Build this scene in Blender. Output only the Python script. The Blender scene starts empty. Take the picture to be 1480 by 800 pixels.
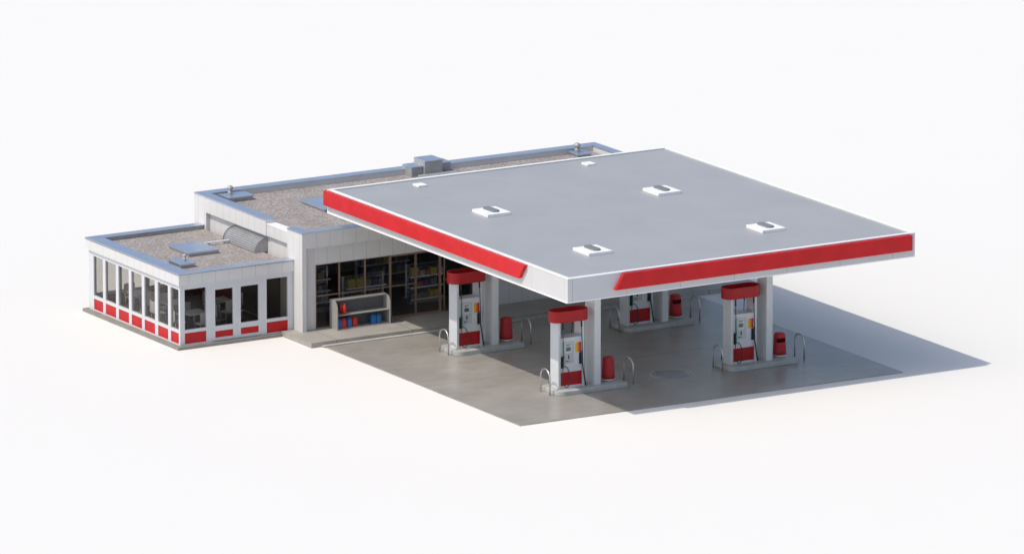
import bpy, bmesh, math, random
from mathutils import Vector, Matrix
random.seed(7)
S = bpy.context.scene
C = bpy.context.collection
PI = math.pi
# ------------------------------------------------------------------ materials
MATS = {}
def newmat(n):
    m = bpy.data.materials.new(n); m.use_nodes = True
    nt = m.node_tree; b = nt.nodes['Principled BSDF']
    return m, nt, b
def math_node(nt, op, a, b=None):
    n = nt.nodes.new('ShaderNodeMath'); n.operation = op
    for i, v in enumerate((a, b)):
        if v is None: continue
        if isinstance(v, (int, float)): n.inputs[i].default_value = v
        else: nt.links.new(v, n.inputs[i])
    return n.outputs[0]
def mixcol(nt, fac, a, b, mode='MIX'):
    n = nt.nodes.new('ShaderNodeMix'); n.data_type = 'RGBA'; n.blend_type = mode
    for k, v in ((0, fac), (6, a), (7, b)):
        if isinstance(v, (int, float)): n.inputs[k].default_value = v
        elif isinstance(v, tuple): n.inputs[k].default_value = (*v, 1) if len(v) == 3 else v
        else: nt.links.new(v, n.inputs[k])
    return n.outputs[2]
def position(nt):
    g = nt.nodes.new('ShaderNodeNewGeometry'); return g.outputs['Position']
def noise(nt, vec, scale, detail=4, rough=.55, stretch=None):
    if stretch:
        mp = nt.nodes.new('ShaderNodeMapping'); mp.inputs['Scale'].default_value = stretch
        nt.links.new(vec, mp.inputs['Vector']); vec = mp.outputs[0]
    n = nt.nodes.new('ShaderNodeTexNoise'); n.inputs['Scale'].default_value = scale
    n.inputs['Detail'].default_value = detail; n.inputs['Roughness'].default_value = rough
    nt.links.new(vec, n.inputs['Vector']); return n.outputs['Fac']
def ramp(nt, fac, stops):
    r = nt.nodes.new('ShaderNodeValToRGB'); e = r.color_ramp.elements
    while len(e) < len(stops): e.new(.5)
    for i, (p, c) in enumerate(stops):
        e[i].position = p; e[i].color = (*c, 1) if isinstance(c, tuple) else (c, c, c, 1)
    nt.links.new(fac, r.inputs[0]); return r.outputs[0]
def seam_mask(nt, pos, axis, spacing, offset, width):
    sp = nt.nodes.new('ShaderNodeSeparateXYZ'); nt.links.new(pos, sp.inputs[0])
    v = sp.outputs['XYZ'.index(axis)]
    v = math_node(nt, 'DIVIDE', math_node(nt, 'SUBTRACT', v, offset), spacing)
    v = math_node(nt, 'FRACT', v)
    return math_node(nt, 'LESS_THAN', v, width / spacing)
def bump(nt, b, h, strength, dist=.01):
    n = nt.nodes.new('ShaderNodeBump'); n.inputs['Strength'].default_value = strength
    n.inputs['Distance'].default_value = dist
    nt.links.new(h, n.inputs['Height']); nt.links.new(n.outputs[0], b.inputs['Normal'])
def plain(name, col, rough=.5, metal=0., var=.08, scale=3., seams=(), coat=0., spec=.5):
    """a real-world surface: colour with slight uneven wear and optional panel joints"""
    m, nt, b = newmat(name); pos = position(nt)
    nz = noise(nt, pos, scale, 5)
    lo = tuple(c * (1 - var) for c in col); hi = tuple(min(1, c * (1 + var * .6)) for c in col)
    c = ramp(nt, nz, [(.3, lo), (.7, hi)])
    for ax, sp, off, w, dark in seams:
        c = mixcol(nt, seam_mask(nt, pos, ax, sp, off, w), c, tuple(v * dark for v in col))
    nt.links.new(c, b.inputs['Base Color'])
    b.inputs['Roughness'].default_value = rough; b.inputs['Metallic'].default_value = metal
    b.inputs['Coat Weight'].default_value = coat; b.inputs['Specular IOR Level'].default_value = spec
    r = nt.nodes.new('ShaderNodeMapRange'); nt.links.new(noise(nt, pos, scale * 2.3, 3), r.inputs[0])
    r.inputs[3].default_value = max(0, rough - .08); r.inputs[4].default_value = min(1, rough + .1)
    nt.links.new(r.outputs[0], b.inputs['Roughness'])
    return m
def concrete(name, col, joints=(), var=.16, streak=(1, 1, 1), rgh=.55):
    m, nt, b = newmat(name); pos = position(nt)
    c = ramp(nt, noise(nt, pos, .55, 6, .6), [(.25, tuple(v * (1 - var) for v in col)), (.75, tuple(v * (1 + var) for v in col))])
    st = ramp(nt, noise(nt, pos, 2.4, 6, .7, streak), [(.34, (.86, .857, .85)), (.64, (1.05, 1.05, 1.05))])
    c = mixcol(nt, 1., c, st, 'MULTIPLY')
    gr = ramp(nt, noise(nt, pos, 55, 3, .7), [(.3, (.84, .84, .84)), (.7, (1.12, 1.12, 1.12))])
    c = mixcol(nt, 1., c, gr, 'MULTIPLY')
    stain = ramp(nt, noise(nt, pos, .8, 7, .7), [(.56, (1, 1, 1)), (.72, (.74, .73, .71))])
    c = mixcol(nt, .8, c, stain, 'MULTIPLY')
    for ax, sp, off, w, dark in joints:
        c = mixcol(nt, seam_mask(nt, pos, ax, sp, off, w), c, tuple(v * dark for v in col))
    nt.links.new(c, b.inputs['Base Color'])
    b.inputs['Roughness'].default_value = rgh; b.inputs['Specular IOR Level'].default_value = .6
    bump(nt, b, noise(nt, pos, 30, 5, .7), .12, .008)
    return m
def gravel(name):
    m, nt, b = newmat(name); pos = position(nt)
    v = nt.nodes.new('ShaderNodeTexVoronoi'); v.inputs['Scale'].default_value = 27
    v.inputs['Randomness'].default_value = 1
    nt.links.new(pos, v.inputs['Vector'])
    sp = nt.nodes.new('ShaderNodeSeparateColor'); nt.links.new(v.outputs['Color'], sp.inputs[0])
    c = ramp(nt, sp.outputs[0], [(0., (.17, .158, .145)), (.35, (.28, .257, .238)), (.65, (.34, .315, .297)), (1., (.48, .46, .44))])
    w = ramp(nt, sp.outputs[1], [(0, (1.1, .97, .9)), (1, (.94, 1, 1.06))])
    c = mixcol(nt, 1., c, w, 'MULTIPLY')
    d = ramp(nt, noise(nt, pos, 1.2, 5), [(.3, (.86, .86, .86)), (.7, (1.1, 1.1, 1.1))])
    c = mixcol(nt, 1., c, d, 'MULTIPLY')
    nt.links.new(c, b.inputs['Base Color']); b.inputs['Roughness'].default_value = .9
    bump(nt, b, v.outputs['Distance'], .6, .03)
    return m
def glass(name, tint, gloss=1.):
    m = bpy.data.materials.new(name); m.use_nodes = True; nt = m.node_tree
    for n in list(nt.nodes): nt.nodes.remove(n)
    o = nt.nodes.new('ShaderNodeOutputMaterial'); t = nt.nodes.new('ShaderNodeBsdfTransparent')
    t.inputs[0].default_value = (*tint, 1)
    g = nt.nodes.new('ShaderNodeBsdfGlossy'); g.inputs['Roughness'].default_value = .02
    f = nt.nodes.new('ShaderNodeFresnel'); f.inputs[0].default_value = 1.45
    k = math_node(nt, 'MULTIPLY', f.outputs[0], gloss)
    mx = nt.nodes.new('ShaderNodeMixShader'); nt.links.new(k, mx.inputs[0])
    nt.links.new(t.outputs[0], mx.inputs[1]); nt.links.new(g.outputs[0], mx.inputs[2])
    nt.links.new(mx.outputs[0], o.inputs[0]); return m

M = dict(
 ground=plain('white studio ground', (.744, .736, .70), .85, var=.002, scale=.2, spec=.4),
 slab=concrete('forecourt concrete', (.325, .31, .28), [('Y', 9.4, 3.18, .05, .62), ('X', 6.3, 1.05, .04, .8)], streak=(.35, 2.6, 1), rgh=.34, var=.19),
 walk=concrete('sidewalk concrete', (.37, .355, .32), [('X', 3.0, -1.2, .035, .55)], var=.12, streak=(.5, 1.5, 1)),
 kerbpaint=concrete('painted gutter kerb', (.50, .485, .45), var=.08),
 island=concrete('island kerb concrete', (.46, .47, .45), var=.1),
 plinth=concrete('plinth concrete', (.24, .235, .21), var=.14),
 white_y=plain('white panels jointed along y', (.635, .628, .616), .45, var=.03, seams=[('Y', .45, .1, .016, .72)]),
 white_x=plain('white panels jointed along x', (.635, .628, .616), .45, var=.03, seams=[('X', .52, .06, .018, .72)]),
 white=plain('white paint', (.62, .62, .61), .4, var=.03),
 white_frame=plain('white window frame paint', (.60, .61, .63), .35, var=.03),
 can_l=plain('canopy fascia jointed along y', (.57, .568, .565), .4, var=.025, scale=1.2, seams=[('Y', 2.09, .72, .016, .72)]),
 can_shade=plain('shade-tinted canopy fascia jointed along x', (.55, .56, .575), .4, var=.025, scale=1.2, seams=[('X', 2.09, -3.09, .02, .6)]),  # same paint as the sides, shade of the front mixed into its colour
 trim=plain('white edge trim', (.88, .88, .88), .35, var=.02),
 deck=plain('grey canopy deck membrane', (.345, .357, .368), .42, var=.05, scale=.5, seams=[('X', 2.09, -3.09, .016, .88), ('Y', 8.1, .6, .012, .92)]),
 soffit=plain('canopy soffit', (.7, .7, .7), .5, var=.03, seams=[('X', 1.0, 0, .012, .7)]),
 column=plain('column cladding', (.68, .69, .70), .4, var=.03),
 red=plain('glossy red sign paint', (.56, .014, .018), .4, var=.12, scale=1.6, spec=.22),
 pumpred=plain('red pump paint', (.40, .012, .016), .4, var=.12, scale=4, spec=.3),
 redpanel=plain('red cladding panel', (.50, .015, .018), .45, var=.12, scale=3, spec=.25),
 canred=plain('red bin plastic', (.45, .03, .035), .5, var=.12, scale=5, spec=.3),
 cap=plain('galvanised roof capping', (.60, .66, .76), .36, metal=.85, var=.08, scale=2.),
 capdark=plain('capping drip edge', (.11, .115, .13), .5, metal=.3, var=.1),
 metal=plain('weathered sheet metal', (.40, .40, .405), .5, metal=.35, var=.14, scale=4),
 ventgrey=plain('dark grey vent lid', (.19, .205, .225), .5, var=.1),
 steel=plain('brushed steel tube', (.62, .62, .62), .42, metal=.95, var=.08, scale=6),
 gravel=gravel('roof gravel'),
 pump=plain('pump enamel', (.62, .64, .66), .35, var=.04, scale=5),
 pumpgrey=plain('pump display surround', (.47, .50, .53), .4, var=.05),
 black=plain('black rubber', (.012, .012, .013), .5, var=.1),
 screen=plain('display screen', (.10, .12, .13), .15, var=.1),
 green=plain('green nozzle plastic', (.02, .20, .13), .4, var=.1),
 blue=plain('dark blue nozzle plastic', (.02, .035, .10), .4, var=.1),
 yellow=plain('yellow label', (.75, .46, .03), .5), orange=plain('orange label', (.72, .19, .02), .5), lred=plain('red label', (.5, .03, .03), .5),
 mull=plain('bronze shopfront frame', (.27, .17, .125), .45, metal=.2, var=.1),
 glass=glass('tinted window glass', (.84, .83, .81), .14), shopglass=glass('dark shopfront glass', (.93, .925, .92), .25),
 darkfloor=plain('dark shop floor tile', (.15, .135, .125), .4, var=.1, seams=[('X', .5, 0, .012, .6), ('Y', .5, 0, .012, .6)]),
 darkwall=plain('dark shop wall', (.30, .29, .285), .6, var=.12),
 brown=plain('dark brown timber lining', (.075, .055, .042), .5, var=.2, scale=2, seams=[('Z', .14, 0, .014, .5)]),
 greywall=plain('grey plaster wall', (.42, .42, .41), .6, var=.04),
 rfloor=plain('dining room floor', (.13, .085, .075), .4, var=.15, scale=3),
 wains=plain('dark red wainscot', (.20, .02, .02), .5, var=.12),
 post=plain('grey post', (.20, .205, .22), .5, var=.06),
 chair=plain('white moulded plastic', (.82, .82, .81), .4, var=.03),
 rack=plain('white wire rack', (.80, .82, .85), .4, metal=.3, var=.06),
 beige=plain('beige enamel shelf', (.33, .32, .30), .5, var=.05), shelfback=plain('grey perforated back', (.12, .125, .135), .5, var=.06, seams=[('X', .06, 0, .012, .8)]),
 bred=plain('red oil bottle', (.62, .03, .025), .35), bblue=plain('blue canister', (.02, .15, .42), .35), bdark=plain('bottle cap', (.03, .03, .035), .4),
 iron=plain('cast iron cover', (.30, .30, .31), .36, var=.2, scale=14),
)
PROD = [plain('product %s' % n, c, .5) for n, c in (('yellow', (.50, .42, .12)), ('red', (.42, .14, .10)), ('blue', (.07, .10, .24)), ('pale', (.42, .42, .42)), ('violet', (.13, .09, .18)), ('olive', (.24, .24, .16)), ('grey', (.2, .21, .24)), ('orange', (.36, .19, .10)))]
PNAME = ['yellow', 'red', 'blue', 'pale', 'violet', 'olive', 'grey', 'orange']
# ------------------------------------------------------------------ mesh helpers
class MB:
    def __init__(s): s.bm = bmesh.new()
    def box(s, x0, x1, y0, y1, z0, z1):
        v = [s.bm.verts.new((x, y, z)) for z in (z0, z1) for y in (y0, y1) for x in (x0, x1)]
        for f in ((0, 2, 3, 1), (4, 5, 7, 6), (0, 1, 5, 4), (2, 6, 7, 3), (0, 4, 6, 2), (1, 3, 7, 5)):
            s.bm.faces.new([v[i] for i in f])
        return s
    def prism(s, poly, axis, a, b):
        def P(u, w, t): return {'x': (t, u, w), 'y': (u, t, w), 'z': (u, w, t)}[axis]
        A = [s.bm.verts.new(P(u, w, a)) for u, w in poly]; B = [s.bm.verts.new(P(u, w, b)) for u, w in poly]
        n = len(poly); s.bm.faces.new(A); s.bm.faces.new(B[::-1])
        for i in range(n): s.bm.faces.new([A[i], B[i], B[(i + 1) % n], A[(i + 1) % n]])
        return s
    def lathe(s, cx, cy, prof, n=24, smooth=True):
        rings = []
        for r, z in prof:
            if r < 1e-4: rings.append([s.bm.verts.new((cx, cy, z))])
            else: rings.append([s.bm.verts.new((cx + r * math.cos(2 * PI * i / n), cy + r * math.sin(2 * PI * i / n), z)) for i in range(n)])
        for a, b in zip(rings, rings[1:]):
            for i in range(n):
                j = (i + 1) % n
                q = [a[i % len(a)], a[j % len(a)], b[j % len(b)], b[i % len(b)]]
                q = list(dict.fromkeys(q))
                if len(q) > 2:
                    f = s.bm.faces.new(q); f.smooth = smooth
        for r in (rings[0], rings[-1]):
            if len(r) > 2: s.bm.faces.new(r)
        return s
    def tube(s, pts, r, n=8, closed=False):
        pts = [Vector(p) for p in pts]; rings = []; up = Vector((.13, .21, .97)).normalized()
        for i, p in enumerate(pts):
            t = (pts[min(i + 1, len(pts) - 1)] - pts[max(i - 1, 0)]).normalized()
            if abs(t.dot(up)) > .95: u = Vector((1, 0, 0))
            else: u = up
            a = t.cross(u).normalized(); b = t.cross(a)
            if rings and (a.dot(pa) < 0): a = -a; b = -b
            pa = a
            rings.append([s.bm.verts.new(p + r * (a * math.cos(2 * PI * k / n) + b * math.sin(2 * PI * k / n))) for k in range(n)])
        for A, B in zip(rings, rings[1:]):
            # choose the ring shift that twists least
            sh = min(range(n), key=lambda q: (A[0].co - B[q].co).length)
            for k in range(n):
                f = s.bm.faces.new([A[k], A[(k + 1) % n], B[(k + 1 + sh) % n], B[(k + sh) % n]]); f.smooth = True
        s.bm.faces.new(rings[0]); s.bm.faces.new(rings[-1]); return s
def root_loc(p):
    while p.parent: p = p.parent
    return p.location.copy() if p.type == 'EMPTY' else Vector(p.get('_o', (0, 0, 0)))
def obj(name, mb, mat, parent=None, bevel=0, label=None, origin=None):
    bm = mb.bm; bmesh.ops.recalc_face_normals(bm, faces=bm.faces[:])
    off = root_loc(parent) if parent else Vector(origin or (0, 0, 0))
    bmesh.ops.translate(bm, verts=bm.verts[:], vec=-off)
    me = bpy.data.meshes.new(name); bm.to_mesh(me); bm.free()
    me.materials.append(M[mat] if isinstance(mat, str) else mat)
    o = bpy.data.objects.new(name, me); C.objects.link(o)
    if parent: o.parent = parent
    else: o.location = off
    if bevel:
        b = o.modifiers.new('bevel', 'BEVEL'); b.width = bevel; b.segments = 2; b.limit_method = 'ANGLE'
    if label: o['label'] = label
    return o
def thing(name, label, cat, loc, group=None):
    o = bpy.data.objects.new(name, None); C.objects.link(o); o.location = loc; o.empty_display_size = .2
    o['label'] = label; o['category'] = cat
    if group: o['group'] = group
    return o
def tag(o, label, cat, group=None):
    o['label'] = label; o['category'] = cat
    if group: o['group'] = group
    return o
def struct(name, mb, mat): o = obj(name, mb, mat); o['kind'] = 'structure'; return o
def dup(root, loc, label, rotz=0):
    r = root.copy(); C.objects.link(r); r.location = loc; r['label'] = label
    if root.type == 'EMPTY' or rotz: r.rotation_euler = (0, 0, rotz)
    for ch in list(root.children):
        c = ch.copy(); C.objects.link(c); c.parent = r
        for g in list(ch.children):
            d = g.copy(); C.objects.link(d); d.parent = c
    return r
def B(*a): return MB().box(*a)
def ring(x0, x1, y0, y1, w, z0, z1, ws=None):
    """four strips round a rectangle; ws = widths (x0,x1,y0,y1 sides)"""
    a, b, c, d = ws or (w, w, w, w)
    m = MB(); o = [(x0, y0), (x1, y0), (x1, y1), (x0, y1)]; i = [(x0 + a, y0 + c), (x1 - b, y0 + c), (x1 - b, y1 - d), (x0 + a, y1 - d)]
    V = [[m.bm.verts.new((*p, z)) for p in q] for z in (z0, z1) for q in (o, i)]
    O0, I0, O1, I1 = V
    for k in range(4):
        j = (k + 1) % 4
        m.bm.faces.new([O1[k], O1[j], I1[j], I1[k]]); m.bm.faces.new([O0[j], O0[k], I0[k], I0[j]])
        m.bm.faces.new([O0[k], O0[j], O1[j], O1[k]]); m.bm.faces.new([I0[j], I0[k], I1[k], I1[j]])
    return m
# ------------------------------------------------------------------ setting
struct('ground', B(-1500, 1500, -1500, 1500, -.3, -.03), 'ground')
struct('forecourt', MB().prism([(-4.72, -3.06), (10.24, -3.2), (10.27, 10.2), (-4.72, 10.2)], 'z', -.028, 0), 'slab')
struct('gutter', B(-4.78, 10.26, 9.9, 10.085, .002, .035), 'kerbpaint')
struct('sidewalk', MB().prism([(-5.18, 10.09), (12.84, 10.09), (12.84, 19.6), (-4.72, 19.6), (-4.72, 12.18), (-5.18, 12.18)], 'z', -.026, .15), 'walk')

# manhole cover in the forecourt
mh = thing('manhole_cover', 'round cast iron manhole cover set in the shaded forecourt', 'manhole cover', (3.34, .5, 0))
obj('rim', MB().lathe(3.34, .5, [(.66, .004), (.74, .004), (.74, .009), (.66, .009), (.66, .004)], 48), 'island', mh)
cm = MB().lathe(3.34, .5, [(0, .004), (.64, .004), (.64, .008), (0, .008)], 48)
for i in range(-5, 6):
    for j in range(-5, 6):
        if i * i + j * j < 24: cm.box(3.34 + i * .115 - .035, 3.34 + i * .115 + .035, .5 + j * .115 - .035, .5 + j * .115 + .035, .007, .014)
obj('lid', cm, 'iron', mh)

# ------------------------------------------------------------------ store
AX, RX, FY, BY = -4.66, 11.69, 11.63, 19.3
Z0, ZF, ZT = .15, 3.06, 3.60
st = thing('store_building', 'long flat-roofed white store with gravel roof and dark shopfront beside the forecourt', 'store', (AX, FY, Z0))
obj('corner_pillar', MB().box(AX, -4.5, FY, 12.67, Z0, ZF), 'white_y', st)
obj('back_pillar', MB().box(AX, -4.5, 18.45, BY, -.028, ZF), 'white_y', st)
# fascia: left (with the low notch), front, right, back
f = MB()
f.box(AX, AX + .25, FY, 12.67, ZF, ZT)
f.box(AX + .03, AX + .25, 12.67, 14.17, ZF, ZT - .14)
f.box(AX, AX + .25, 14.17, BY, ZF, ZT)
obj('side_fascia', f, 'white_y', st)
obj('fascia', MB().box(AX + .25, RX, FY, FY + .25, ZF, ZT), 'white_x', st)
obj('fascia', B(RX - .25, RX, FY + .25, BY, ZF, ZT), 'white_y', st)
obj('fascia', B(AX + .25, RX - .25, BY - .25, BY, ZF, ZT), 'white_x', st)
obj('side_wall', B(-4.5, -4.35, 12.67, BY - .05, Z0, ZF), 'white_y', st)
obj('front_wall', MB().box(-4.5, -4.03, 11.83, 11.98, Z0, ZF).box(-4.03, 2.3, 11.83, 11.98, 2.41, ZF).box(2.3, RX - .02, 11.83, 11.98, Z0, ZF), 'white_x', st)
obj('back_wall', MB().box(-4.35, RX - .02, BY - .2, BY - .05, -.028, ZF).box(RX - .17, RX - .02, 11.98, BY - .2, Z0, ZF), 'white_x', st)
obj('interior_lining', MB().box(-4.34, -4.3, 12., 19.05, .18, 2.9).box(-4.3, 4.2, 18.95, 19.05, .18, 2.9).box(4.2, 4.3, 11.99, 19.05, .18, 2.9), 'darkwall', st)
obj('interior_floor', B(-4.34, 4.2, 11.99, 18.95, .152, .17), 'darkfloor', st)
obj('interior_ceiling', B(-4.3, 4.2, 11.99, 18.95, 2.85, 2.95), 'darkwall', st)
obj('roof_deck', B(AX + .25, RX - .25, FY + .25, BY - .25, 3.1, 3.42), 'gravel', st)
# parapet capping
cp = MB()
z0, z1 = ZT, ZT + .03
cp.box(AX - .02, AX + .42, FY - .02, 12.67, z0, z1)
cp.box(AX - .02, AX + .42, 14.17, BY - .45, z0, z1)
cp.box(AX + .42, RX + .02, FY - .02, FY + .38, z0, z1)
cp.box(AX - .02, RX + .02, BY - .45, BY + .02, z0, z1)
cp.box(RX - .35, RX + .02, FY + .38, BY - .45, z0, z1)
obj('parapet_capping', cp, 'cap', st)
obj('parapet_upstand', MB().box(AX + .255, AX + .40, FY + .255, 12.67, 3.42, ZT - .002).box(AX + .255, AX + .40, 14.17, BY - .43, 3.42, ZT - .002).box(AX + .40, RX - .33, FY + .255, FY + .36, 3.42, ZT - .002)
    .box(AX + .255, RX - .255, BY - .43, BY - .255, 3.42, ZT - .002).box(RX - .33, RX - .255, FY + .36, BY - .43, 3.42, ZT - .002), 'white', st)
obj('notch_ledge', B(AX + .02, AX + .42, 12.675, 14.165, ZT - .137, ZT - .115), 'trim', st)
# shopfront
sf = MB()
for x, w in ((-4.0, .05), (-3.06, .055), (-2.04, .055), (-1.05, .055), (.96, .06), (1.12, .035), (2.26, .05)):
    sf.box(x - w / 2, x + w / 2, 11.87, 11.93, .17, 2.41)
for a, b in ((-4.0, -3.06), (-3.06, -2.04), (-2.04, -1.05), (-1.05, .0), (1.12, 2.26)):
    sf.box(a + .0275, b - .0275, 11.88, 11.92, 1.27, 1.31)
sf.box(-4.03, 2.3, 11.875, 11.925, 2.37, 2.408)
sf.box(-4.03, 2.3, 11.875, 11.925, .152, .19)
obj('shopfront_frame', sf, 'mull', st)
for a, b in ((-3.975, -3.09), (-3.03, -2.07), (-2.01, -1.08), (1.14, 2.23)):
    obj('window_pane', B(a, b, 11.897, 11.903, .19, 2.37), 'shopglass', st)
for a, b in ((-1.02, -.03), (-.01, .93)):
    d = obj('sliding_door', MB().box(a, a + .03, 11.885, 11.915, .19, 2.37).box(b - .03, b, 11.885, 11.915, .19, 2.37).box(a + .03, b - .03, 11.885, 11.915, .19, .23).box(a + .03, b - .03, 11.885, 11.915, 2.33, 2.37), 'mull', st)
    obj('door_glass', B(a + .03, b - .03, 11.897, 11.903, .23, 2.33), 'shopglass', d)

# ------------------------------------------------------------------ shop racks and products
def rack(x0, x1, y, zs, label, seed):
    r = thing('shelf_rack', label, 'shelf rack', ((x0 + x1) / 2, y, .17), 'shelf racks inside the shop')
    top = zs[-1] + .42
    obj('base', B(x0, x1, y, y + .5, .17, .34), 'darkwall', r)
    for x in (x0 - .02, x1):
        obj('upright', B(x, x + .05, y + .22, y + .3, .34, top), 'rack', r)
    bp = MB(); n = int((x1 - x0) / .09)
    for i in range(1, n): bp.box(x0 + i * (x1 - x0) / n - .004, x0 + i * (x1 - x0) / n + .004, y + .25, y + .258, .36, top)
    for k in range(9): bp.box(x0 + .05, x1, y + .262, y + .27, .4 + k * (top - .42) / 8, .408 + k * (top - .42) / 8)
    obj('wire_back', bp, 'rack', r)
    rnd = random.Random(seed)
    for k, z in enumerate(zs):
        obj('shelf', MB().box(x0, x1, y - .06, y + .22, z, z + .02).box(x0, x1, y - .075, y - .06, z, z + .05), 'rack', r)
        x = x0 + .06
        while x < x1 - .22:
            w = rnd.uniform(.12, .26); c = rnd.choice((0, 1, 2, 3, 3, 3, 4, 5, 6, 6, 6, 7)); h = rnd.uniform(.2, .32)
            if k == len(zs) - 1 and x - x0 < .4 and seed % 2: c = 0; w = .3; h = .34
            b = MB()
            q = max(1, int(w / .07))
            for i in range(q):
                hh = h * rnd.uniform(.86, 1)
                b.box(x + i * w / q + .004, x + (i + 1) * w / q - .004, y - .04, y + .16, z + .021, z + .021 + hh)
            o = obj('product_pack', b, PROD[c], origin=(x, y, z + .021))
            which = ['bottom', 'middle', 'top'][k if len(zs) == 3 else k + 1]
            tag(o, '%s packs, %s shelf, %s' % (PNAME[c], which, label.split(' holding')[0]), 'product', 'packs on the shop shelves')
            x += w + rnd.uniform(.01, .05)
rack(-1.93, -.35, 13.4, (.38, .98, 1.02 + .5)[:2], 'white wire rack behind the middle shop window holding yellow packs', 1)
rack(.61, 1.95, 13.4, (.30, .72, 1.10), 'white wire rack right of the sliding doors holding three rows', 3)
rack(-3.8, -2.3, 13.9, (.5, .9, 1.3), 'white wire rack behind the leftmost shop window holding red packs', 5)
rack(-3.0, -1.2, 16.2, (.6, 1.0, 1.5), 'rear wire rack on the left of the shop holding dim packs', 8)
rack(.2, 2.2, 16.2, (.6, 1.0, 1.5), 'rear wire rack behind the sliding doors holding dim packs', 11)

# ------------------------------------------------------------------ display shelf on the sidewalk
ds = thing('display_shelf', 'low beige open display shelf with rounded sides on the sidewalk by the shop window', 'display shelf', (-2.4, 11.5, .15))
def side(y0, y1, zt):
    p = [(y0, .152), (y0, .80)]
    for i in range(7):
        a = PI - i * (PI / 2) / 6; p.append((y0 + .30 + .30 * math.cos(a), .80 + (zt - .80) * math.sin(a)))
    return p + [(y1, zt), (y1, .152)]
for x in (-3.49, -1.40):
    obj('side_panel', MB().prism(side(11.27, 11.80, 1.17), 'x', x, x + .035), 'beige', ds)
obj('back_panel', B(-3.455, -1.40, 11.74, 11.77, .152, 1.12), 'shelfback', ds)
obj('top_board', B(-3.455, -1.40, 11.50, 11.80, 1.125, 1.165), 'beige', ds)
obj('shelf', B(-3.455, -1.40, 11.33, 11.74, .63, .655), 'beige', ds)
obj('base_board', B(-3.455, -1.40, 11.30, 11.74, .152, .18), 'beige', ds)
def bottle(x, y, z, h, r, mat, label, cap='bdark'):
    t = thing('oil_bottle', label, 'bottle', (x, y, z), 'bottles on the outdoor display shelf')
    obj('bottle', MB().lathe(x, y, [(0, z), (r, z), (r, z + h * .72), (r * .9, z + h * .8), (r * .45, z + h * .9), (r * .45, z + h * .92), (0, z + h * .92)], 16), mat, t)
    obj('cap', MB().lathe(x, y, [(0, z + h * .921), (r * .5, z + h * .921), (r * .5, z + h), (0, z + h)], 12), cap, t)
def jug(x, y, z, w, h, mat, label):
    t = thing('jerry_can', label, 'canister', (x, y, z), 'cans on the bottom of the display shelf')
    obj('can', MB().box(x - w / 2, x + w / 2, y - .07, y + .07, z, z + h * .8).prism([(x - w / 2, z + h * .8), (x + w / 2, z + h * .8), (x + w * .35, z + h * .93), (x - w * .2, z + h * .93)], 'y', y - .05, y + .05), mat, t, bevel=.012)
    obj('cap', MB().lathe(x + w * .2, y, [(0, z + h * .931), (.02, z + h * .931), (.02, z + h), (0, z + h)], 10), 'bdark', t)
bottle(-3.12, 11.42, .656, .36, .06, 'bred', 'bright red bottle at the front of the upper display shelf', 'bred')
bottle(-3.16, 11.60, .656, .37, .06, 'bred', 'dark red bottle behind the front bottle on the upper shelf', 'bred')
for i, (dx, mt, nm) in enumerate(((-3.33, 'bblue', 'leftmost blue can on the lower display shelf'), (-3.15, 'bred', 'red can between two blue cans on the lower shelf'), (-2.93, 'bblue', 'second blue can from the left on the lower shelf'), (-2.72, 'bred', 'second red can from the left on the lower shelf'), (-1.98, 'bblue', 'left blue can of the right-hand pair on the lower shelf'), (-1.78, 'bblue', 'right blue can of the right-hand pair on the lower shelf'))):
    jug(dx, 11.45, .181, .17, .36, mt, nm)

# ------------------------------------------------------------------ restaurant annex
GX, GY, GB = -9.16, 12.2, 18.95
an = thing('restaurant_annex', 'low glazed white dining annex with red panels and gravel roof left of the store', 'restaurant', (GX, GY, 0))
obj('plinth', B(GX - .1, AX + .1, GY - .1, GB + .08, -.028, .075), 'plinth', an)
obj('floor', B(GX + .2, -4.72, GY + .2, GB - .15, .076, .1), 'rfloor', an)
ZB, ZH = 2.19, 2.57
obj('side_fascia', MB().box(GX, GX + .15, GY, GB, ZB, ZH), 'white_y', an)
for q in (GY, GB - .15): obj('fascia', B(GX + .15, AX - .003, q, q + .15, ZB, ZH), 'white_x', an)
obj('head_frame', ring(GX + .08, AX - .003, GY + .08, GB - .08, .14, 2.02, 2.188, (.14, .02, .14, .14)), 'white_frame', an)
obj('roof_deck', B(GX + .152, AX - .004, GY + .152, GB - .152, 2.24, 2.45), 'gravel', an)
obj('ceiling', B(GX + .23, -4.72, GY + .23, GB - .23, 2.19, 2.235), 'greywall', an)
obj('upstand', MB().box(GX + .155, GX + .48, GY + .155, GB - .155, 2.451, ZH - .002).box(GX + .48, AX - .005, GY + .155, GY + .34, 2.451, ZH - .002).box(GX + .48, AX - .005, GB - .34, GB - .155, 2.451, ZH - .002), 'metal', an)
obj('parapet_capping', MB().box(GX - .02, GX + .52, GY - .02, GB + .02, ZH + .012, ZH + .035).box(GX + .52, AX - .003, GY - .02, GY + .38, ZH + .012, ZH + .035).box(GX + .52, AX - .003, GB - .38, GB + .02, ZH + .012, ZH + .035), 'cap', an)
obj('drip_edge', MB().box(GX - .025, GX + .5, GY - .025, GB + .025, ZH, ZH + .011).box(GX + .5, AX - .003, GY - .025, GY + .36, ZH, ZH + .011).box(GX + .5, AX - .003, GB - .36, GB + .025, ZH, ZH + .011), 'capdark', an)
xw0, xw1 = GX + .08, GX + .18         # left glazed wall thickness
yw0, yw1 = GY + .08, GY + .18
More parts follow.
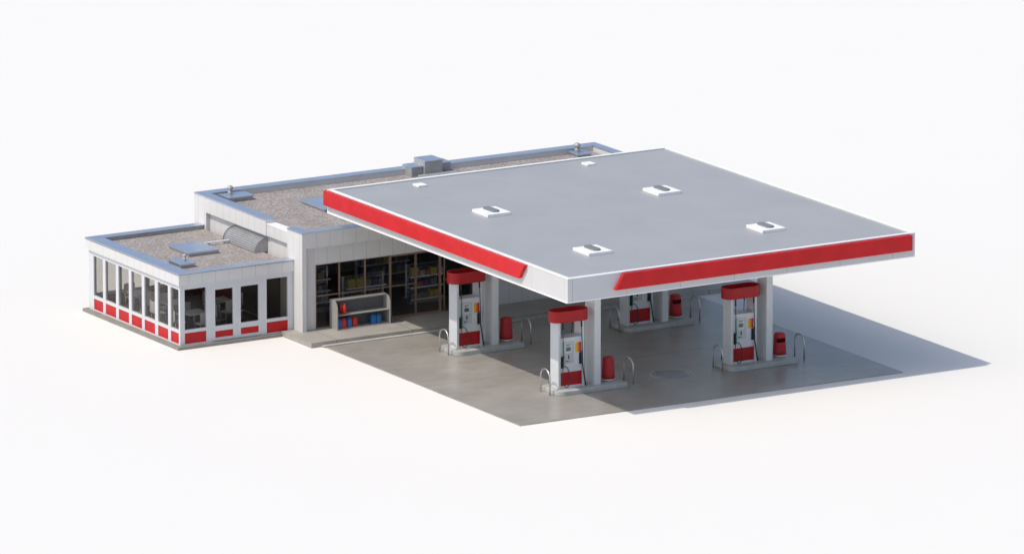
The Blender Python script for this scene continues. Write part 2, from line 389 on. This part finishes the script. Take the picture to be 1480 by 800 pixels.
def glazed(axis, a0, a1, bays, w0, w1, doors=(), low=True, frame='white_frame'):
    """posts between bays, rails, red panels and panes of one glazed side"""
    fr = MB()
    def bx(a, b, z0, z1, t0=w0, t1=w1):
        return (a, b, t0, t1, z0, z1) if axis == 'x' else (t0, t1, a, b, z0, z1)
    edges = [a0] + [e for b in bays for e in b] + [a1]
    for i in range(0, len(edges), 2): fr.box(*bx(edges[i], edges[i + 1], .076, 2.02))
    for i, (a, b) in enumerate(bays):
        if i in doors: continue
        fr.box(*bx(a, b, .076, .12)); fr.box(*bx(a, b, .50, .61))
    obj('wall_frame', fr, frame, an)
    mid = (w0 + w1) / 2
    for i, (a, b) in enumerate(bays):
        if i in doors: continue
        obj('window_pane', B(*bx(a, b, .61, 2.02, mid - .004, mid + .004)), 'glass', an)
        obj('red_panel', B(*bx(a, b, .12, .50, w0 + .02, w1 - .02)), 'redpanel', an)
fb = [(-8.90, -8.06), (-7.84, -6.875), (-6.845, -5.88), (-5.70, -4.87)]
glazed('x', GX + .08, -4.665, fb, yw0, yw1, doors=(1, 2))
for i, (a, b) in enumerate(fb[1:3]):
    gl = ((-7.71, -7.01), (-6.71, -6.01))[i]
    d = obj('door', MB().box(a, gl[0], yw0 + .01, yw1 - .02, .085, 2.015).box(gl[1], b, yw0 + .01, yw1 - .02, .085, 2.015)
            .box(gl[0], gl[1], yw0 + .01, yw1 - .02, .085, .20).box(gl[0], gl[1], yw0 + .01, yw1 - .02, .43, .61).box(gl[0], gl[1], yw0 + .01, yw1 - .02, 1.88, 2.015), 'white_frame', an)
    obj('door_pane', B(gl[0], gl[1], yw0 + .04, yw0 + .046, .61, 1.88), 'glass', d)
    obj('door_panel', B(gl[0], gl[1], yw0 + .03, yw1 - .03, .20, .43), 'redpanel', d)
    if i == 1: obj('handle', MB().tube([(-6.77, yw0 + .01, 1.04), (-6.77, yw0 - .04, 1.04), (-6.67, yw0 - .04, 1.04)], .012), 'steel', d)
lb = [(12.38, 12.95), (13.14, 13.87), (14.08, 14.83), (15.02, 15.77), (15.96, 16.71), (16.90, 17.66), (17.85, 18.52)]
glazed('y', GY + .181, GB - .08, lb, xw0, xw1)
bb = [(-8.84, -7.97), (-7.84, -6.90), (-6.75, -5.82), (-5.67, -4.85)]
glazed('x', GX + .181, -4.665, bb, GB - .18, GB - .08)
obj('wainscot_and_shade_board', MB().box(-8.9, -4.75, 18.735, 18.765, .101, .52).box(-4.745, -4.702, 16.2, 18.7, .101, .9), 'wains', an)  # back board is added to darken the red panels as shade; side box is wainscot
obj('inner_wall', MB().box(-4.70, -4.665, 12.4, 13.1, .101, 2.185).box(-4.70, -4.665, 15.9, 18.7, .101, 2.185), 'greywall', an)
obj('timber_wall', B(-4.70, -4.665, 13.1, 15.9, .101, 2.185), 'brown', an)

# tables and chairs in the annex
def make_table(x, y, label):
    t = thing('dining_table', label, 'table', (x, y, .1), 'tables in the dining annex')
    obj('tabletop', MB().box(x - .38, x + .38, y - .38, y + .38, .80, .835), 'chair', t, bevel=.01)
    obj('leg', MB().lathe(x, y, [(0, .13), (.035, .13), (.035, .80), (0, .80)], 12), 'steel', t)
    obj('base', MB().lathe(x, y, [(0, .101), (.22, .101), (.22, .115), (.04, .13), (0, .13)], 20), 'steel', t)
    return t
def make_chair():
    t = thing('dining_chair', '', 'chair', (0, 0, .1), 'chairs in the dining annex')
    obj('seat', MB().box(-.21, .21, -.21, .21, .52, .55), 'chair', t, bevel=.01)
    p = []
    for i in range(7):
        u = -.21 + i * .07; p.append((u, .21 + .05 * (1 - (u / .21) ** 2)))
    q = [(a, b + .025) for a, b in p[::-1]]
    obj('backrest', MB().prism(p + q, 'z', .58, .98), 'chair', t)
    for sx in (-1, 1):
        obj('back_rail', MB().tube([(sx * .17, .21, .53), (sx * .17, .235, .62)], .012), 'steel', t)
        for sy in (-1, 1):
            obj('leg', MB().tube([(sx * .17, sy * .17, .52), (sx * .20, sy * .20, .101)], .013), 'steel', t)
    return t
tb = make_table(-7.65, 15.35, 'white square table behind the middle left windows of the annex')
dup(tb, (-7.9, 17.3, .1), 'white square table farthest back along the left windows')
dup(tb, (-7.75, 13.7, .1), 'white square table behind the annex corner window')
dup(tb, (-6.1, 14.9, .1), 'white square table behind the annex doors')
ch = make_chair()
CH = [(-8.25, 15.35, PI / 2, 'white chair on the window side of the middle left table'), (-7.65, 14.78, PI, 'white chair on the near side of the middle left table'),
      (-7.65, 15.95, 0, 'white chair on the far side of the middle left table'), (-7.9, 17.9, 0, 'white chair behind the farthest left table'),
      (-7.9, 16.7, PI, 'white chair on the near side of the farthest left table'), (-7.75, 13.12, PI, 'white chair backing onto the annex front corner window'),
      (-8.35, 13.8, PI / 2, 'white chair beside the last left window at the corner'), (-7.15, 13.8, -PI / 2, 'white chair right of the corner window table'),
      (-6.1, 14.3, PI, 'white chair facing away from the left glass door'), (-5.5, 14.95, -PI / 2, 'white chair by the timber wall inside the annex'), (-6.1, 15.5, 0, 'white chair on the far side of the table by the doors')]
for i, (x, y, r, l) in enumerate(CH):
    if i == 0: ch.location = (x, y, .1); ch.rotation_euler = (0, 0, r); ch['label'] = l
    else: dup(ch, (x, y, .1), l, r)

# ------------------------------------------------------------------ roof equipment
def hatch(name, x0, x1, y0, y1, z0, z1, label, cat='roof hatch'):
    t = thing(name, label, cat, ((x0 + x1) / 2, (y0 + y1) / 2, z0))
    obj('curb', B(x0 + .04, x1 - .04, y0 + .04, y1 - .04, z0 + .002, z1 - .05), 'metal', t)
    obj('cover', B(x0, x1, y0, y1, z1 - .05, z1), 'cap', t, bevel=.008)
    return t
def turbine(x, y, z, h, r, label):
    t = thing('roof_ventilator', label, 'ventilator', (x, y, z), 'round ventilators on roof boxes')
    obj('stack', MB().lathe(x, y, [(r * .75, z), (r * .75, z + h * .5)], 16), 'metal', t)
    bm = MB().lathe(x, y, [(0, z + h * .45), (r * .6, z + h * .48), (r, z + h * .62), (r * 1.05, z + h * .75), (r * .8, z + h * .92), (r * .3, z + h), (0, z + h)], 16)
    obj('head', bm, 'metal', t)
hatch('roof_hatch', -7.29, -6.05, 14.95, 16.42, 2.45, 2.60, 'large square flat metal hatch on the annex roof')
hatch('vent_box', -8.38, -7.77, 13.50, 14.45, 2.45, 2.60, 'small low metal box on the annex roof by the corner', 'vent box')
turbine(-7.95, 14.0, 2.60, .24, .065, 'small shiny ventilator on the annex roof box')
hatch('roof_hatch', -1.9, -1.08, 14.96, 16.75, 3.42, 3.53, 'flat metal hatch on the store roof beside the canopy corner')
hatch('vent_box', -4.03, -2.99, 17.98, 18.7, 3.42, 3.60, 'metal box on the store roof near its left back corner', 'vent box')
turbine(-3.7, 18.45, 3.60, .32, .11, 'round ventilator on the left store roof box')
hatch('vent_box', 10.26, 10.87, 18.1, 18.75, 3.42, 3.56, 'metal box on the store roof near its right back corner', 'vent box')
turbine(10.45, 18.45, 3.56, .34, .12, 'round ventilator on the right store roof box')
# louvred quarter round vent on the annex roof
lv = thing('louvred_vent', 'curved slatted metal vent hood against the store wall on the annex roof', 'vent hood', (-4.75, 15.6, 2.45))
R = .46; cx = -4.52
def arc(r, a0=0, n=12): return [(cx - r * math.cos(a0 + i * (PI / 2 - a0) / n), 2.452 + r * math.sin(a0 + i * (PI / 2 - a0) / n)) for i in range(n + 1)]
obj('hood', MB().prism([(cx, 2.452)] + arc(R), 'y', 14.36, 16.62), 'metal', lv)
sl = MB()
for i in range(10):
    a = .06 + i * .15
    p = [(cx - r * math.cos(t), 2.452 + r * math.sin(t)) for r, t in ((R, a), (R + .035, a + .01), (R + .03, a + .07), (R, a + .1))]
    sl.prism(p, 'y', 14.42, 16.58)
obj('slats', sl, 'metal', lv)
for y in (14.33, 16.60): obj('end_plate', MB().prism([(cx, 2.452)] + arc(R + .05), 'y', y, y + .03), 'metal', lv)
pp = thing('roof_pipe', 'thin straight white pipe lying across the annex roof gravel', 'pipe', (-5.4, 16.18, 2.45))
obj('pipe', B(-5.97, -4.95, 16.16, 16.22, 2.54, 2.58), 'trim', pp)
obj('bracket', MB().box(-5.8, -5.76, 16.15, 16.23, 2.452, 2.54).box(-5.2, -5.16, 16.15, 16.23, 2.452, 2.54), 'metal', pp)
# air handling unit
ac = thing('air_conditioner', 'stepped grey air handling unit of several boxes on the store roof', 'air conditioner', (4.2, 18.3, 3.42))
obj('left_cabinet', B(3.56, 4.02, 18.35, 19.0, 3.422, 3.76), 'metal', ac, bevel=.01)
obj('main_cabinet', B(4.03, 4.76, 18.22, 19.0, 3.422, 3.95), 'metal', ac, bevel=.01)
obj('right_cabinet', B(4.77, 5.2, 18.42, 19.1, 3.422, 3.78), 'metal', ac, bevel=.01)
obj('duct', B(3.72, 5.25, 17.75, 18.2, 3.422, 3.52), 'metal', ac, bevel=.01)
obj('cabinet_lid', MB().box(3.54, 4.03, 18.33, 19.0, 3.762, 3.785).box(4.02, 4.78, 18.2, 19.02, 3.952, 3.975).box(4.775, 5.22, 18.4, 19.1, 3.782, 3.805), 'cap', ac)

# ------------------------------------------------------------------ canopy
ax, ay, bx_, dy, hb, ht = -3.26, -3.67, 10.35, 12.28, 4.08, 4.87
cn = thing('forecourt_canopy', 'large flat white canopy with grey roof and red bands over the pumps', 'canopy', (3.5, 4.3, 0))
for q in (ax, bx_ - .12): obj('side_fascia', B(q, q + .12, ay, dy, hb + .002, ht), 'can_l', cn)
for q in (ay, dy - .12): obj('fascia', B(ax + .12, bx_ - .12, q, q + .12, hb + .002, ht), 'can_shade', cn)
obj('roof_deck', B(ax + .12, bx_ - .12, ay + .12, dy - .12, ht - .15, ht - .02), 'deck', cn)
obj('soffit', B(ax + .12, bx_ - .12, ay + .12, dy - .12, hb + .01, hb + .05), 'soffit', cn)
obj('edge_trim', ring(ax - .015, bx_ + .015, ay - .015, dy + .015, .14, ht + .001, ht + .028), 'trim', cn)
obj('bottom_lip', ring(ax - .03, bx_ + .0, ay - .004, dy + .03, .1, hb - .02, hb + .012), 'trim', cn)
obj('corner_trim', B(ax - .02, ax, dy - .03, dy + .03, hb + .012, ht), 'trim', cn)
obj('red_band', MB().prism([(12.38, 4.34), (12.38, 4.845), (-1.10, 4.845), (-.72, 4.34)], 'x', ax - .14, ax - .001), 'red', cn, bevel=.006, label='long red band on the sunlit left side of the canopy')
obj('red_band', MB().prism([(-1.50, 4.32), (-1.17, 4.845), (10.17, 4.845), (10.17, 4.32)], 'y', ay - .14, ay - .001), 'red', cn, bevel=.006, label='long red band with slanted end on the shaded front of the canopy')
COLS = [(0, 0), (6.80, 0), (0, 6.71), (6.80, 6.71)]
for x, y in COLS:
    obj('column', MB().box(x, x + .24, y, y + .61, .152, 1.135).box(x, x + .24, y, y + .61, 1.145, 2.865).box(x, x + .24, y, y + .61, 2.875, hb + .009)
        .box(x + .015, x + .225, y + .015, y + .595, .16, hb), 'column', cn)
# skylights over the columns
VP = [(-.40, -.52, 'white roof vent nearest the front left corner of the canopy'), (6.42, -.52, 'white roof vent nearest the right end of the canopy roof'), (-.28, 6.3, 'white roof vent nearest the long left red band'), (6.45, 6.2, 'white roof vent farthest back on the canopy roof')]
rv = thing('canopy_vent', VP[0][2], 'roof vent', (VP[0][0], VP[0][1], ht - .02), 'white square vents on the canopy roof')
x, y, z = rv.location
obj('base', B(x - .46, x + .46, y - .52, y + .52, ht - .018, ht + .085), 'trim', rv, bevel=.01)
pl = []
for i in range(24):
    a = 2 * PI * i / 24; yy = (.27 if math.sin(a) > 0 else -.27)
    pl.append((x + .02 + .15 * math.cos(a), y + .06 + yy + .12 * math.sin(a)))
obj('hood', MB().prism(pl, 'z', ht + .087, ht + .14), 'ventgrey', rv, bevel=.008)
for vx, vy, l in VP[1:]: dup(rv, (vx, vy, ht - .02), l)
hs = tag(obj('roof_drain', MB().box(-.36, -.0, 11.1, 11.5, ht - .018, ht + .05), 'trim', origin=(-.18, 11.3, ht - .02), bevel=.01), 'small white cap near the far left edge of the canopy roof', 'roof cap', 'small white caps on the canopy roof')
dup(hs, (6.6, 11.3, ht - .02), 'small white cap near the far right edge of the canopy roof')

# ------------------------------------------------------------------ islands, pumps, bins, hoops
def rounded(x0, x1, y0, y1, rl, rr):
    p = []
    for cx_, cy_, r, a0 in ((x0 + rl, y0 + rl, rl, PI), (x1 - rr, y0 + rr, rr, 1.5 * PI), (x1 - rr, y1 - rr, rr, 0), (x0 + rl, y1 - rl, rl, .5 * PI)):
        for i in range(7): a = a0 + i * PI / 12; p.append((cx_ + r * math.cos(a), cy_ + r * math.sin(a)))
    return p
wh = ['front left', 'front right', 'back left', 'back right']
where = ['near the front left corner of the forecourt', 'at the right end of the forecourt', 'nearest the outdoor display shelf', 'farthest back under the canopy']
GI = 'kerbed pump islands'
isl = thing('pump_island', 'raised concrete pump island ' + where[0], 'pump island', (0, .3, 0), GI)
obj('kerb', MB().prism(rounded(-1.60, 1.12, -.33, .93, .30, .06), 'z', .001, .15), 'island', isl, bevel=.015)
for k in range(1, 4): dup(isl, (COLS[k][0], COLS[k][1] + .3, 0), 'raised concrete pump island ' + where[k])

pu = thing('fuel_pump', 'red and white fuel pump on the island ' + where[0], 'fuel pump', (-.875, .305, .15), 'fuel pumps under the canopy')
def mir(mb):   # the same piece again on the back of the pump
    bm = mb.bm; g = bmesh.ops.duplicate(bm, geom=bm.verts[:] + bm.edges[:] + bm.faces[:])
    vs = [e for e in g['geom'] if isinstance(e, bmesh.types.BMVert)]
    bmesh.ops.rotate(bm, verts=vs, cent=(-.875, .305, 0), matrix=Matrix.Rotation(PI, 3, 'Z')); return mb
def back(fn, name, mat, par, **k):
    o = obj(name, fn(), mat, par, **k)
    m = fn(); bmesh.ops.rotate(m.bm, verts=m.bm.verts[:], cent=(-.875, .305, 0), matrix=Matrix.Rotation(PI, 3, 'Z'))
    o2 = obj(name, m, mat, par, **k); return o, o2
obj('body', B(-1.295, -.455, .07, .54, .152, 1.88), 'pump', pu, bevel=.012)
obj('pylon', B(-1.385, -1.297, .04, .57, .152, 2.46), 'pump', pu, bevel=.008)
obj('pylon', B(-.453, -.365, .04, .57, .152, 2.46), 'pump', pu, bevel=.008)
# hood: open topped oval tray
hp = []
cl, cr, r, n = -1.24, -.47, .33, 16
def oval(r): return [(cl + r * math.cos(PI / 2 + i * PI / n), .305 + r * math.sin(PI / 2 + i * PI / n)) for i in range(n + 1)] + [(cr + r * math.cos(-PI / 2 + i * PI / n), .305 + r * math.sin(-PI / 2 + i * PI / n)) for i in range(n + 1)]
hm = MB(); L = [(r, 2.42), (r, 2.80), (r - .025, 2.80), (r - .025, 2.66)]
rg = [[hm.bm.verts.new((a, b, z)) for a, b in oval(q)] for q, z in L]
for A_, B_ in zip(rg, rg[1:]):
    for i in range(len(A_)):
        f = hm.bm.faces.new([A_[i], A_[(i + 1) % len(A_)], B_[(i + 1) % len(A_)], B_[i]]); f.smooth = False
hm.bm.faces.new(rg[0]); hm.bm.faces.new(rg[-1])
hd = obj('hood', hm, 'pumpred', pu)
obj('lamp', B(-1.0, -.92, .26, .34, 2.662, 2.70), 'steel', hd)
back(lambda: B(-1.275, -.475, .052, .069, .25, .70), 'lower_panel', 'pumpred', pu)
d1, d2 = back(lambda: B(-1.17, -.78, .056, .069, 1.0, 1.74), 'display_panel', 'pumpgrey', pu)
d3, d4 = back(lambda: B(-1.12, -.86, .050, .0555, 1.36, 1.70), 'screen_bezel', 'pump', pu)
back(lambda: MB().box(-1.08, -.90, .044, .0495, 1.42, 1.55), 'screen', 'screen', pu)
back(lambda: MB().box(-1.08, -.90, .046, .0495, 1.63, 1.655).box(-1.08, -.94, .046, .0495, 1.585, 1.6), 'display_strip', 'black', pu)
back(lambda: MB().box(-1.0, -.955, .050, .0555, 1.15, 1.28), 'card_slot', 'black', pu)
back(lambda: MB().box(-1.09, -1.01, .050, .0555, 1.06, 1.10).box(-.99, -.93, .050, .0555, 1.06, 1.08), 'keypad', 'screen', pu)
def stripes(k): return lambda: B(-.70 + k * .07, -.632 + k * .07, .056, .069, 1.35, 1.68)
for k, mt in enumerate(('yellow', 'orange', 'lred')): back(stripes(k), 'price_label', mt, pu)
def noz(x, zc):
    return MB().box(x - .045, x + .045, .02, .069, zc - .24, zc + .14)
def nozgrip(x, zc):
    return MB().tube([(x - .01, .015, zc - .20), (x, -.01, zc - .08), (x, .0, zc + .10), (x + .02, .02, zc + .2)], .024)
for x, zc, mt in ((-1.225, 1.10, 'green'), (-.52, 1.18, 'blue')):
    a, b = back(lambda: noz(x, zc), 'nozzle_boot', 'black', pu)
    m = nozgrip(x + .015, zc); obj('nozzle', m, mt, a)
    m = nozgrip(x + .015, zc); bmesh.ops.rotate(m.bm, verts=m.bm.verts[:], cent=(-.875, .305, 0), matrix=Matrix.Rotation(PI, 3, 'Z')); obj('nozzle', m, mt, b)
def smooth(pts, k=5):
    P = [Vector(p) for p in pts]; out = []
    for i in range(len(P) - 1):
        a, b, c, d = P[max(i - 1, 0)], P[i], P[i + 1], P[min(i + 2, len(P) - 1)]
        for j in range(k):
            t = j / k; out.append(.5 * ((2 * b) + (c - a) * t + (2 * a - 5 * b + 4 * c - d) * t * t + (3 * b - a - 3 * c + d) * t ** 3))
    return out + [P[-1]]
hl = smooth([(-1.24, .0, 2.42), (-1.24, -.01, 2.1), (-1.235, -.02, 1.6), (-1.25, -.03, 1.0), (-1.26, -.05, .55), (-1.23, -.08, .30), (-1.13, -.09, .22), (-1.02, -.08, .33), (-1.0, -.05, .6), (-1.06, -.02, .85), (-1.18, .0, .93)])
hr = smooth([(-.52, .0, 2.42), (-.51, -.01, 2.1), (-.49, -.02, 1.5), (-.48, -.03, 1.0), (-.44, -.06, .6), (-.40, -.10, .27), (-.43, -.11, .24), (-.46, -.09, .5), (-.50, -.03, .95)])
back(lambda: MB().tube(hl, .014), 'hose', 'black', pu)
back(lambda: MB().tube(hr, .014), 'hose', 'black', pu)
back(lambda: MB().tube([(-1.24, .0, 2.42), (-1.24, -.005, 2.2)], .026).tube([(-.52, .0, 2.42), (-.515, -.005, 2.22)], .026), 'hose_joint', 'black', pu)
back(lambda: MB().tube([(-1.237, -.018, 1.75), (-1.236, -.024, 1.34)], .024), 'hose_sleeve', 'green', pu)
for k in range(1, 4): dup(pu, (-.875 + COLS[k][0], .305 + COLS[k][1], .15), 'red and white fuel pump on the island ' + where[k])

def make_bin():
    t = thing('litter_bin', 'red tapered litter bin on the island ' + where[0], 'litter bin', (0, 0, .15), 'red litter bins on the islands')
    obj('base', MB().lathe(0, 0, [(0, .152), (.16, .152), (.18, .17), (.232, .20), (.232, .235), (0, .235)], 28), 'white', t)
    b = MB(); n = 36
    prof = [(.228, .24), (.222, .4), (.211, .60), (.207, .68), (.2, .83), (.196, .92), (.175, .95)]
    rr = [[b.bm.verts.new((q * math.cos(2 * PI * i / n), q * math.sin(2 * PI * i / n), z)) for i in range(n)] for q, z in prof]
    for li, (A_, B_) in enumerate(zip(rr, rr[1:])):
        for i in range(n):
            ang = (2 * PI * (i + .5) / n) % (2 * PI)
            if li == 3 and 1.5 * PI - .95 < ang < 1.5 * PI + .95: continue       # the mouth
            f = b.bm.faces.new([A_[i], A_[(i + 1) % n], B_[(i + 1) % n], B_[i]]); f.smooth = True
    b.bm.faces.new(rr[0])
    obj('body', b, 'canred', t)
    obj('lid', MB().lathe(0, 0, [(0, .951), (.175, .951), (.16, .975), (0, .985)], 28), 'canred', t)
    obj('liner', MB().lathe(0, 0, [(0, .3), (.12, .3), (.12, .66), (0, .66)], 16), 'black', t)
    return t
bn = make_bin()
for k, (x, y) in enumerate(COLS):
    p = (x + .72, y + .30, .0 + .15); rz = (-.22 if k in (1, 3) else 2.4)
    if k == 0: bn.location = p; bn.rotation_euler = (0, 0, rz)
    else: dup(bn, p, 'red tapered litter bin on the island ' + where[k], rz)
hoop0 = None
for k, (x, y) in enumerate(COLS):
    for sgn, hx in ((0, -1.74), (1, 1.52)):
        lab = 'steel guard hoop, %s end of the %s pump island' % (('left', 'right')[sgn], wh[k])
        if hoop0 is None:
            pts = [(0, -.3, .0), (0, -.3, .52)] + [(0, -.3 * math.cos(a), .55 + .3 * math.sin(a)) for a in [PI * i / 12 for i in range(13)]] + [(0, .3, .52), (0, .3, .0)]
            hoop0 = tag(obj('guard_hoop', MB().tube(pts, .026, 10), 'steel'), lab, 'guard hoop', 'steel hoops at the island ends')
            hoop0.location = (hx + x, y + .3, .001)
        else: dup(hoop0, (hx + x, y + .3, .001), lab)
# ------------------------------------------------------------------ camera
W0 = 1480
cam = bpy.data.cameras.new('camera'); co = bpy.data.objects.new('camera', cam); C.objects.link(co); S.camera = co
F, YAW, PIT = 12974.73176206873, 0.5358578609707185, 0.22527422356982785
cam.sensor_width = 36; cam.lens = F / W0 * 36; cam.clip_start = 1; cam.clip_end = 6000
co.location = (-151.5205422327415, -249.75776746, 70.79285356001776)
co.location.y = -249.75774656723073
fw = Vector((math.sin(YAW) * math.cos(PIT), math.cos(YAW) * math.cos(PIT), -math.sin(PIT)))
co.rotation_mode = 'QUATERNION'; co.rotation_quaternion = fw.to_track_quat('-Z', 'Y')
# ------------------------------------------------------------------ light
travel = Vector((.648, .012, -1)).normalized()
sun = bpy.data.lights.new('sun', 'SUN'); so = bpy.data.objects.new('sun', sun); C.objects.link(so)
sun.energy = 2.75; sun.angle = math.radians(.5); sun.color = (1, .93, .83)
so.rotation_mode = 'QUATERNION'; so.rotation_quaternion = travel.to_track_quat('-Z', 'Y')
w = bpy.data.worlds.new('World'); S.world = w; w.use_nodes = True; nt = w.node_tree
bg = nt.nodes['Background']; sky = nt.nodes.new('ShaderNodeTexSky'); sky.sky_type = 'NISHITA'; sky.sun_disc = False
d = -travel
sky.sun_elevation = math.asin(d.z); sky.sun_rotation = math.atan2(d.x, d.y)
sky.air_density = 1; sky.dust_density = 2.4; sky.ozone_density = 1
nt.links.new(sky.outputs[0], bg.inputs[0]); bg.inputs[1].default_value = .15
S.view_settings.view_transform = 'Standard'; S.view_settings.look = 'None'; S.view_settings.gamma = 1; S.view_settings.exposure = .03
S.render.engine = 'CYCLES'
S.cycles.max_bounces = 8; S.cycles.transparent_max_bounces = 12
